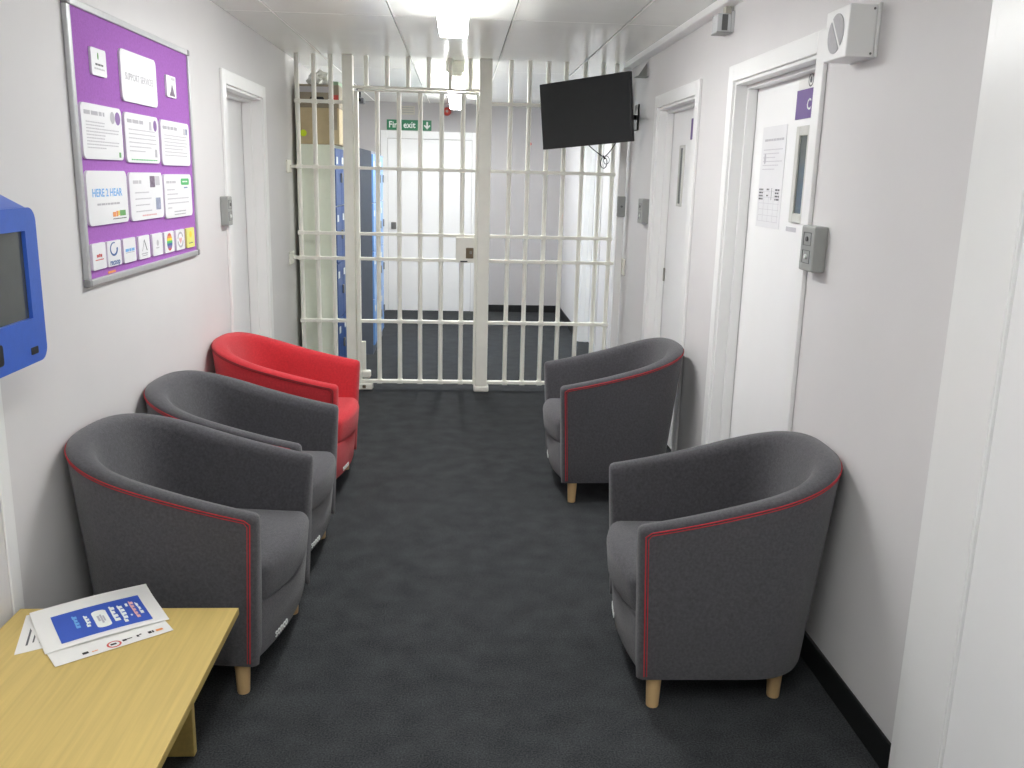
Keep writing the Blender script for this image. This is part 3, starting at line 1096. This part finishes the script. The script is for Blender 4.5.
pr(o, ln, M['ink_pale'], 'printed_lines')
pr(o, words(3.90, 4.06, 1.4185, 0.0045, rnd) + words(3.90, 4.06, 1.4065, 0.0045, rnd), M['ink_grey'], 'printed_lines')
# bottom row of eight small cards
small = [(3.012, 3.124), (3.140, 3.266), (3.291, 3.414), (3.445, 3.568), (3.601, 3.721), (3.748, 3.871), (3.899, 4.018), (4.050, 4.168)]
labs = ['small white card with a tiny red word, leftmost of the bottom row',
        'small white card with a blue swirl logo over a blue word',
        'small white card with a pale blue word across its middle',
        'small white card with a thin black angular letter logo',
        'small almost blank white card, fifth in the bottom row',
        'small white card with a rainbow striped oval',
        'small white card with a grey and pink ring logo',
        'small yellow card, rightmost of the bottom row']
for i, ((a, b), lab) in enumerate(zip(small, labs)):
    z0_, z1_ = 1.263 - 0.001 * i, 1.350 - 0.0012 * i
    o = card(a, b, z0_, z1_, 0.007, lab, M['ink_lime'] if i == 7 else None)
    c = (a + b) / 2
    m = (z0_ + z1_) / 2
    if i == 0:
        pr(o, [rect(c - 0.022, c - 0.006, m - 0.003, m + 0.006), rect(c - 0.003, c + 0.006, m - 0.003, m + 0.008), rect(c + 0.009, c + 0.022, m - 0.003, m + 0.006)], M['ink_red'], 'red_word')
        pr(o, [rect(c - 0.035, c + 0.035, m - 0.013, m - 0.010)], M['ink_red'], 'red_line')
    elif i == 1:
        ring = []
        for k in range(22):
            t0, t1 = math.radians(70 + 300 * k / 22), math.radians(70 + 300 * (k + 1) / 22)
            wd = 0.16 + 0.20 * k / 22
            P = lambda t, s: (c - 0.004 + 0.036 * s * math.cos(t), m + 0.015 + 0.024 * s * math.sin(t))
            ring.append([P(t0, 1), P(t1, 1), P(t1, 1 - wd), P(t0, 1 - wd)])
        pr(o, ring, M['ink_navy'], 'swirl')
        text('blue_word', fcard, 'recoop', c, m - 0.030, 0.030, P0, P1, M['ink_navy'], o, bold=0.0006, sx=1.05)
    elif i == 2:
        pr(o, words(c - 0.045, c + 0.045, m - 0.004, 0.010, rnd, 0.0), M['ink_blue'], 'blue_word')
        pr(o, words(c - 0.045, c + 0.045, m - 0.009, 0.002, rnd, 0.0), M['ink_grey'], 'underline')
    elif i == 3:
        pr(o, [[(c - 0.002, m + 0.028), (c + 0.002, m + 0.028), (c + 0.030, m - 0.014), (c + 0.024, m - 0.014)],
               [(c - 0.002, m + 0.026), (c + 0.000, m + 0.028), (c - 0.024, m - 0.014), (c - 0.026, m - 0.014)]], M['ink_dark'], 'angular_letter')
        pr(o, words(c - 0.035, c + 0.035, m - 0.026, 0.004, rnd) + words(c - 0.03, c + 0.03, m - 0.033, 0.003, rnd), M['ink_grey'], 'printed_lines')
    elif i == 4:
        pr(o, [ell_pts(c, m + 0.006, 0.012, 0.012)], M['ink_pale'], 'pale_mark')
        pr(o, words(c - 0.02, c + 0.02, m - 0.015, 0.004, rnd), M['ink_pale'], 'printed_lines')
    elif i == 5:
        cols = ['ink_red', 'ink_orange', 'ink_yellow', 'ink_green', 'ink_navy', 'ink_purple', 'ink_red']
        rv, ru = 0.036, 0.034
        for k in range(7):
            v1_, v0_ = rv - 2 * rv * k / 7, rv - 2 * rv * (k + 1) / 7
            pts = []
            for q in range(7):
                v = v0_ + (v1_ - v0_) * q / 6
                pts.append((c + ru * math.sqrt(max(0.0001, 1 - (v / rv) ** 2)), m + v))
            for q in range(7):
                v = v1_ + (v0_ - v1_) * q / 6
                pts.append((c - ru * math.sqrt(max(0.0001, 1 - (v / rv) ** 2)), m + v))
            pr(o, [pts], M[cols[k]], 'stripe')
    elif i == 6:
        for a0, a1, mt in ((20, 170, 'ink_dark'), (190, 350, 'ink_dark')):
            n_ = 14
            out = [(c + 0.040 * math.cos(math.radians(a0 + (a1 - a0) * k / n_)), m + 0.034 * math.sin(math.radians(a0 + (a1 - a0) * k / n_))) for k in range(n_ + 1)]
            inn = [(c + 0.031 * math.cos(math.radians(a0 + (a1 - a0) * k / n_)), m + 0.026 * math.sin(math.radians(a0 + (a1 - a0) * k / n_))) for k in range(n_ + 1)]
            pr(o, [[out[k], out[k + 1], inn[k + 1], inn[k]] for k in range(n_)], M['ink_grey'], 'ring')
        pr(o, [[(c, m - 0.018), (c + 0.020, m + 0.001), (c + 0.012, m + 0.010), (c, m + 0.004), (c - 0.012, m + 0.010), (c - 0.020, m + 0.001)]], M['ink_pink'], 'pink_mark')
    else:
        pr(o, words(c - 0.03, c + 0.03, z0_ + 0.018, 0.0035, rnd), M['ink_dark'], 'printed_lines')
        pr(o, [ell_pts(c, m + 0.015, 0.018, 0.014)], M['ink_yellow'], 'yellow_mark')

# ------------------------------------------------------------------ call boxes
def call_box(side, y0, y1, z0, z1, t, label, detail=True):
    xi = -WL if side < 0 else WR
    root = empty('call_box', (xi, (y0 + y1) / 2, z0))
    tag(root, label, 'call box', 'grey call boxes beside the doors')
    xa, xb = (xi, xi + t) if side < 0 else (xi - t, xi)
    box('case', (xa, xb, y0, y1, z0, z1), M['grey_box'], root, 0.005, 2)
    fr = left_frame(0, 0, xb) if side < 0 else right_frame(0, 0, xa)
    sgn = 1 if side < 0 else -1
    c = sgn * (y0 + y1) / 2
    if detail:
        for zc in (z0 + 0.107, z0 + 0.048):
            plate('button_frame', fr, [rect(c - 0.032, c + 0.032, zc - 0.022, zc - 0.020), rect(c - 0.032, c + 0.032, zc + 0.020, zc + 0.022),
                                       rect(c - 0.032, c - 0.030, zc - 0.020, zc + 0.020), rect(c + 0.030, c + 0.032, zc - 0.020, zc + 0.020)], 0, 0.0015, M['grey_dark'], root)
            plate('button', fr, [ell_pts(c, zc, 0.008, 0.008, n=12)], 0, 0.005, M['grey_dark'] if zc > z0 + 0.08 else M['ink_white'], root)
    return root


call_box(1, 2.905, 3.020, 1.314, 1.464, 0.047, 'grey two-button call box beside the poster door on the right wall')
call_box(1, 5.76, 5.90, 1.325, 1.482, 0.045, 'grey call box on the right wall between the glass-panel door and the gate')
call_box(-1, 4.728, 4.815, 1.318, 1.466, 0.040, 'grey call box on the left wall beside the recessed door')
cb = empty('call_box', (1.165, 6.51, 1.34))
tag(cb, 'grey box on the vertical white trunking at the right of the gate', 'call box', 'grey call boxes beside the doors')
box('case', (1.134, 1.190, 6.478, 6.52, 1.338, 1.482), M['grey_box'], cb, 0.004)
plate('button', frame((0, 6.478, 0), (1, 0, 0), (0, 0, 1), (0, -1, 0)), [ell_pts(1.162, 1.41, 0.008, 0.008, n=12)], 0, 0.004, M['grey_dark'], cb)

# ------------------------------------------------------------------ white wedge wall box with slashed round grille
al = empty('wall_sounder', (WR, 2.79, 1.955))
tag(al, 'white wall box with a slashed round grille, high on the right wall by the door', 'sounder')
box('back_plate', (WR - 0.008, WR, 2.690, 2.872, 1.964, 2.116), M['gloss_white'], al, 0.002)
box('case', (WR - 0.092, WR - 0.008, 2.698, 2.866, 1.966, 2.112), M['gloss_white'], al, 0.004, 2)
fr = right_frame(0, 0, WR - 0.092)
cu_, cv_, rr_ = -2.782, 2.040, 0.056
halves = []
for s in (1, -1):
    # two half discs either side of a diagonal bar
    pts = []
    dv = Vector((0.62, -0.78)); nv = Vector((0.78, 0.62)) * s
    for k in range(17):
        a = PI * k / 16
        p = dv * math.cos(a) * 0.95 * rr_ + nv * (math.sin(a) * rr_ * 0.93 + 0.006)
        pts.append((cu_ + p.x, cv_ + p.y))
    halves.append(pts)
plate('grille', fr, halves, 0.0, 0.002, M['grey_grille'], al)
for z in (1.976, 2.100):
    plate('screw', frame((0, 2.698, 0), (1, 0, 0), (0, 0, 1), (0, -1, 0)), [ell_pts(WR - 0.018, z, 0.0035, 0.0035, n=10)], 0, 0.0015, M['grey_dark'], al)

# clear plastic detector under the trunking
dt = empty('detector', (WR, 4.2, 2.25))
tag(dt, 'small smoky clear plastic box hanging under the right ceiling trunking', 'detector')
box('neck', (1.172, 1.200, 4.185, 4.225, 2.330, 2.362), M['plate_grey'], dt, 0.003)
box('back', (1.200, WR, 4.170, 4.262, 2.252, 2.34), M['clear'], dt, 0.002)
box('cover', (1.135, 1.200, 4.170, 4.262, 2.252, 2.330), M['clear'], dt, 0.006, 2)
box('circuit', (1.156, 1.182, 4.1685, 4.170, 2.258, 2.325), M['grey_dark'], dt)
box('rim', (1.133, 1.201, 4.168, 4.264, 2.247, 2.2525), M['grey_box'], dt, 0.002)

# ------------------------------------------------------------------ television on a wall arm
tv = empty('television', (0, 0, 0))
tag(tv, 'black flat screen television on a wall arm, high on the right by the gate', 'television')
w2, h2 = 0.365, 0.2175
box('casing', (-w2, w2, 0.0, 0.035, -h2, h2), M['black'], tv, 0.004, 2)
box('screen', (-w2 + 0.008, w2 - 0.008, -0.0015, 0.0005, -h2 + 0.012, h2 - 0.008), M['tv'], tv)
box('bezel_strip', (-w2 + 0.002, w2 - 0.002, -0.003, 0.0005, -h2 + 0.001, -h2 + 0.012), M['black'], tv, 0.001)
box('rear_housing', (-0.22, 0.22, 0.035, 0.07, -0.17, 0.10), M['black'], tv, 0.012, 2)
box('mount_plate', (-0.10, 0.10, 0.07, 0.082, -0.09, 0.09), M['black'], tv, 0.003)
tv.location = (0.82519, 6.19238, 2.03199)
tv.rotation_mode = 'XYZ'
Rm = Matrix.Rotation(-0.748198, 3, 'Z') @ Matrix.Rotation(0.052806, 3, 'X') @ Matrix.Rotation(-0.073170, 3, 'Y')
tv.rotation_euler = Rm.to_euler('XYZ')

# the wall plate and arm are part of the set: built in the room, carried in the set's own axes
TVI = (Matrix.Translation(tv.location) @ Rm.to_4x4()).inverted()
wall_end = Vector((WR - 0.012, 6.32, 2.015))
mp_ = Matrix.Translation(tv.location) @ Rm.to_4x4() @ Vector((0.06, 0.088, 0))
for nm in ('wall_plate', 'arm'):
    bm = bmesh.new()
    if nm == 'wall_plate':
        bx(bm, WR - 0.012, WR, 6.26, 6.38, 1.93, 2.10, 0.003)
    else:
        tube_bm(bm, [wall_end, wall_end.lerp(mp_, 0.5) + Vector((0, 0.03, 0)), mp_], 0.016, 8)
    bmesh.ops.transform(bm, matrix=TVI, verts=bm.verts)
    o = new_obj(nm, bm, M['black'], tv)
    o.location = (0, 0, 0)

sh = empty('cable_shelf', (WR, 6.1, 2.2))
tag(sh, 'grey metal angle bracket on the wall above the television corner', 'bracket')
box('shelf', (1.135, WR, 6.02, 6.10, 2.250, 2.256), M['grey_box'], sh, 0.001)
bm = bmesh.new()
vs = [bm.verts.new(v) for v in ((WR - 0.004, 6.058, 2.256), (1.150, 6.058, 2.256), (WR - 0.004, 6.058, 2.345))]
vs2 = [bm.verts.new(v.co + Vector((0, 0.006, 0))) for v in vs]
bm.faces.new(vs); bm.faces.new(list(reversed(vs2)))
for i in range(3):
    bm.faces.new((vs[i], vs2[i], vs2[(i + 1) % 3], vs[(i + 1) % 3]))
bmesh.ops.recalc_face_normals(bm, faces=bm.faces)
new_obj('gusset', bm, M['grey_box'], sh)

# trailing cable: two strands meeting in a knot and a small loop
def arc(p0, p1, sag, n=10):
    a, b = Vector(p0), Vector(p1)
    return [a.lerp(b, k / n) + Vector((0, 0, -sag * math.sin(PI * k / n))) for k in range(n + 1)]


bmc = bmesh.new()
k0 = Vector((0.965, 6.14, 1.742))
tube_bm(bmc, arc((0.845, 6.245, 1.845), k0, 0.006), 0.0035, 6)
tube_bm(bmc, arc((1.035, 6.085, 1.845), k0, 0.012), 0.0035, 6)
loop = [k0 + Vector((0.022 * math.sin(2 * PI * k / 18), 0.0, -0.036 + 0.036 * math.cos(2 * PI * k / 18))) for k in range(19)]
tube_bm(bmc, loop, 0.003, 6)
loop = [k0 + Vector((0.018 + 0.020 * math.sin(2 * PI * k / 18 - 1.2), 0.004, -0.018 + 0.026 * math.cos(2 * PI * k / 18 - 1.2))) for k in range(19)]
tube_bm(bmc, loop, 0.0022, 6)
tube_bm(bmc, [k0 + Vector((-0.008, -0.004, 0.008)), k0, k0 + Vector((0.008, 0.004, -0.01))], 0.007, 6)
cab = new_obj('cable', bmc, M['black'])
shade(cab, 60)
tag(cab, 'thin black cable hanging in a knotted loop below the television', 'cable')

# ------------------------------------------------------------------ poster and sign on the right-hand door
XL = WR + 0.095
frd = right_frame(0, 0, XL)
# poster 3.64..3.94 => local u = -y
ps = plate('poster', frd, [rect(-3.930, -3.640, 1.415, 1.832)], 0.0005, 0.002, M['paper_cream'])
tag(ps, 'white paper poster of small grey print on the right-hand door', 'poster')
rnd = random.Random(5)
ln = []
for k in range(6):
    ln += words(-3.90, -3.67 - 0.04 * (k % 3), 1.735 - 0.016 * k, 0.004, rnd)
for k in range(6):
    ln.append(rect(-3.91, -3.66, 1.44 + 0.025 * k, 1.4415 + 0.025 * k))
for k in range(5):
    ln.append(rect(-3.91 + 0.06 * k, -3.9085 + 0.06 * k, 1.44, 1.565))
plate('printed_lines', frd, ln, 0.002, 0.0024, M['ink_pale'], ps)
plate('heading', frd, words(-3.895, -3.665, 1.772, 0.009, rnd, 0), 0.002, 0.0024, M['ink_grey'], ps)
dk = []
for k in range(4):
    dk += words(-3.915, -3.865, 1.530 + 0.013 * k, 0.007, rnd) + words(-3.715, -3.665, 1.530 + 0.013 * k, 0.007, rnd)
dk += words(-3.82, -3.79, 1.57, 0.007, rnd) + words(-3.82, -3.80, 1.545, 0.006, rnd) + [rect(-3.76, -3.757, 1.53, 1.58)]
plate('printed_words', frd, dk, 0.0025, 0.0029, M['ink_dark'], ps)
plate('picture', frd, [ell_pts(-3.875, 1.70, 0.012, 0.022)], 0.0025, 0.0029, M['ink_grey'], ps)

sg = plate('door_sign', frd, [rect(-3.562, -3.290, 1.842, 1.950)], 0.0005, 0.003, M['sign_purple'])
tag(sg, 'purple sign with a white letter above the glass panel of the right-hand door', 'sign')
text('lettering', frd, 'C', -3.430, 1.890, 0.058, 0.003, 0.0036, M['ink_white'], sg, bold=0.0006)
us_ = plate('notice_sheet', frd, [rect(-3.555, -3.295, 1.953, 2.006)], 0.0005, 0.0018, M['paper'])
tag(us_, 'white sheet with a round emblem above the purple door sign', 'notice')
ring = []
for k in range(20):
    t0, t1 = 2 * PI * k / 20, 2 * PI * (k + 1) / 20
    q = lambda t, r: (-3.432 + r * math.cos(t), 1.980 + r * math.sin(t))
    ring.append([q(t0, 0.025), q(t1, 0.025), q(t1, 0.020), q(t0, 0.020)])
plate('emblem', frd, ring + [ell_pts(-3.432, 1.980, 0.011, 0.011, n=14)], 0.0018, 0.0024, M['ink_dark'], us_)
fr3 = right_frame(0, 0, WR + 0.088)
s4 = plate('door_sign', fr3, [rect(-5.160, -4.95, 1.828, 1.942)], 0.0005, 0.003, M['sign_purple'])
tag(s4, 'purple sign on the door nearest the gate, partly hidden by its frame', 'sign')

# ------------------------------------------------------------------ beyond the gate: signs, lockers, boxes
ex = far_frame(0, 0, YF)
es = plate('exit_sign', ex, [rect(-0.846, -0.333, 2.092, 2.207)], 0.0, 0.006, M['sign_green'])
tag(es, 'green fire exit sign with a down arrow above the end door', 'sign')
text('lettering', ex, 'Fire exit', -0.825, 2.149, 0.098, 0.006, 0.0075, M['ink_white'], es, align='LEFT', bold=0.0016, sx=0.93)
plate('arrow', ex, [rect(-0.393, -0.373, 2.125, 2.190), [(-0.383, 2.106), (-0.345, 2.146), (-0.357, 2.156), (-0.383, 2.130), (-0.409, 2.156), (-0.421, 2.146)]],
      0.006, 0.0075, M['ink_white'], es)
pl = empty('wall_plate', (-0.6, YF, 2.27))
tag(pl, 'beige slotted plate above the exit sign on the end wall', 'plate')
plate('plate_body', ex, [rrect_pts(-0.686, -0.522, 2.264, 2.362, 0.006)], 0.0, 0.015, M['plate_grey'], pl)
for k in range(3):
    plate('slot', ex, [rect(-0.67, -0.538, 2.285 + 0.026 * k, 2.293 + 0.026 * k)], 0.015, 0.0165, M['grey_box'], pl)

fa = empty('alarm_sounder', (-0.155, YF, 2.31))
tag(fa, 'round red alarm sounder high on the end wall', 'alarm')
bm = bmesh.new()
tube_bm(bm, [(-0.155, YF, 2.312), (-0.155, YF - 0.03, 2.312), (-0.155, YF - 0.055, 2.312), (-0.155, YF - 0.065, 2.312)], [0.048, 0.048, 0.040, 0.022], 20)
o = new_obj('dome', bm, M['alarm_red'], fa); shade(o, 35)
bm = bmesh.new()
tube_bm(bm, [(-0.155, YF - 0.064, 2.312), (-0.155, YF - 0.070, 2.312)], [0.016, 0.014], 12)
new_obj('cap', bm, M['plate_grey'], fa)

bm = bmesh.new()
tube_bm(bm, [(0.813, YF, 1.976), (0.813, YF - 0.02, 1.976), (0.813, YF - 0.026, 1.976)], [0.018, 0.018, 0.010], 12)
rl = new_obj('red_knob', bm, M['alarm_red'])
tag(rl, 'tiny round red knob on the end wall right of the centre post', 'knob')

cc = empty('security_camera', (-0.96, 9.0, H))
tag(cc, 'small dark ceiling camera near the left wall beyond the gate', 'camera')
bm = bmesh.new(); tube_bm(bm, [(-0.96, 9.0, H - 0.0025), (-0.96, 9.0, H - 0.03)], 0.035, 14); new_obj('base', bm, M['grey_dark'], cc)
bm = bmesh.new(); tube_bm(bm, [(-0.96, 9.0, H - 0.03), (-0.96, 9.0, H - 0.11)], 0.010, 8); new_obj('neck', bm, M['black'], cc)
box('body', (-0.995, -0.915, 8.90, 9.07, H - 0.155, H - 0.105), M['grey_dark'], cc, 0.008)
bm = bmesh.new(); tube_bm(bm, [(-0.955, 8.90, H - 0.13), (-0.955, 8.885, H - 0.13)], 0.018, 12); new_obj('lens', bm, M['black'], cc)


def lockers(x0, x1, y0, y1, z1, slope, ncol, ntier, side_mat, door_mat, label):
    root = empty('locker_bank', ((x0 + x1) / 2, y0, 0))
    tag(root, label, 'lockers')
    bm = bmesh.new()
    v = []
    for y in (y0, y1):
        v.append([bm.verts.new((x0, y, 0)), bm.verts.new((x1, y, 0)), bm.verts.new((x1, y, z1)), bm.verts.new((x0, y, z1 + slope))])
    bm.faces.new(v[0]); bm.faces.new(list(reversed(v[1])))
    for k in range(4):
        bm.faces.new((v[0][k], v[1][k], v[1][(k + 1) % 4], v[0][(k + 1) % 4]))
    bmesh.ops.recalc_face_normals(bm, faces=bm.faces)
    new_obj('carcass', bm, side_mat, root)
    cw = (y1 - y0) / ncol
    th = (z1 - 0.10) / ntier
    for c in range(ncol):
        for t in range(ntier):
            a, b = y0 + c * cw + 0.004, y0 + (c + 1) * cw - 0.004
            lo, hi = 0.08 + t * th + 0.004, 0.08 + (t + 1) * th - 0.004
            d = box('locker_door', (x1, x1 + 0.016, a, b, lo, hi), door_mat, root, 0.002)
            box('handle', (x1 + 0.016, x1 + 0.030, b - 0.05, b - 0.025, (lo + hi) / 2 - 0.04, (lo + hi) / 2 + 0.03), M['silver'], d, 0.003)
            box('name_card', (x1 + 0.016, x1 + 0.019, a + 0.03, a + 0.10, hi - 0.11, hi - 0.06), M['ink_white'], d)
    return root


lockers(-1.185, -0.925, 6.80, 7.72, 1.795, 0.0, 3, 4, M['locker_side'], M['locker_blue'],
        'pale sided lockers with deep blue doors just behind the bars on the left')
lockers(-1.20, -0.765, 8.00, 9.00, 1.785, 0.10, 3, 4, M['locker_grey'], M['locker_bright'],
        'slate grey sloping-topped lockers with bright blue doors, further along')

b1 = empty('cardboard_box', (-1.05, 7.1, 1.8))
tag(b1, 'brown cardboard box with a yellow dot on top of the lockers', 'box', 'boxes on top of the lockers')
box('carton', (-1.188, -0.880, 6.82, 7.40, 1.795, 2.052), M['cardboard'], b1, 0.004)
plate('round_sticker', frame((0, 6.82, 0), (1, 0, 0), (0, 0, 1), (0, -1, 0)), [ell_pts(-1.140, 1.873, 0.024, 0.024)], 0, 0.0015, M['dot'], b1)
plate('tape', frame((0, 6.82, 0), (1, 0, 0), (0, 0, 1), (0, -1, 0)), [rect(-0.925, -0.895, 1.90, 2.052)], 0, 0.001, M['cardboard_dark'], b1)
b2 = empty('cardboard_box', (-1.05, 7.1, 2.05))
tag(b2, 'dull taupe cardboard box stacked on the brown box with the yellow dot', 'box', 'boxes on top of the lockers')
box('carton', (-1.188, -0.880, 6.84, 7.38, 2.0525, 2.215), M['cardboard_dark'], b2, 0.004)
fr6 = frame((0, 6.84, 0), (1, 0, 0), (0, 0, 1), (0, -1, 0))
plate('red_label', fr6, [rect(-0.925, -0.885, 2.10, 2.145)], 0, 0.0015, M['ink_red'], b2)
plate('hand_hole', fr6, [rrect_pts(-1.09, -0.99, 2.10, 2.13, 0.012)], 0, 0.0015, M['black'], b2)
plate('grey_band', fr6, [rect(-1.18, -0.93, 2.16, 2.20)], 0, 0.0012, M['ink_grey'], b2)
# crumpled polythene and a green folder on the upper box
bm = bmesh.new()
bmesh.ops.create_icosphere(bm, subdivisions=3, radius=1.0)
rnd = random.Random(9)
for v in bm.verts:
    k = 1 + rnd.uniform(-0.2, 0.2)
    v.co = Vector((-1.045 + v.co.x * 0.085 * k, 7.02 + v.co.y * 0.12 * k, max(2.2155, 2.25 + v.co.z * 0.075 * k)))
bg = new_obj('plastic_bag', bm, M['bag'])
tag(bg, 'crumpled white plastic bag on top of the upper cardboard box', 'bag')
gf = box('folder', (-0.935, -0.885, 6.86, 7.20, 2.2155, 2.24), M['green_card'], bevel=0.002)
tag(gf, 'pale green folder lying on the upper cardboard box', 'folder')
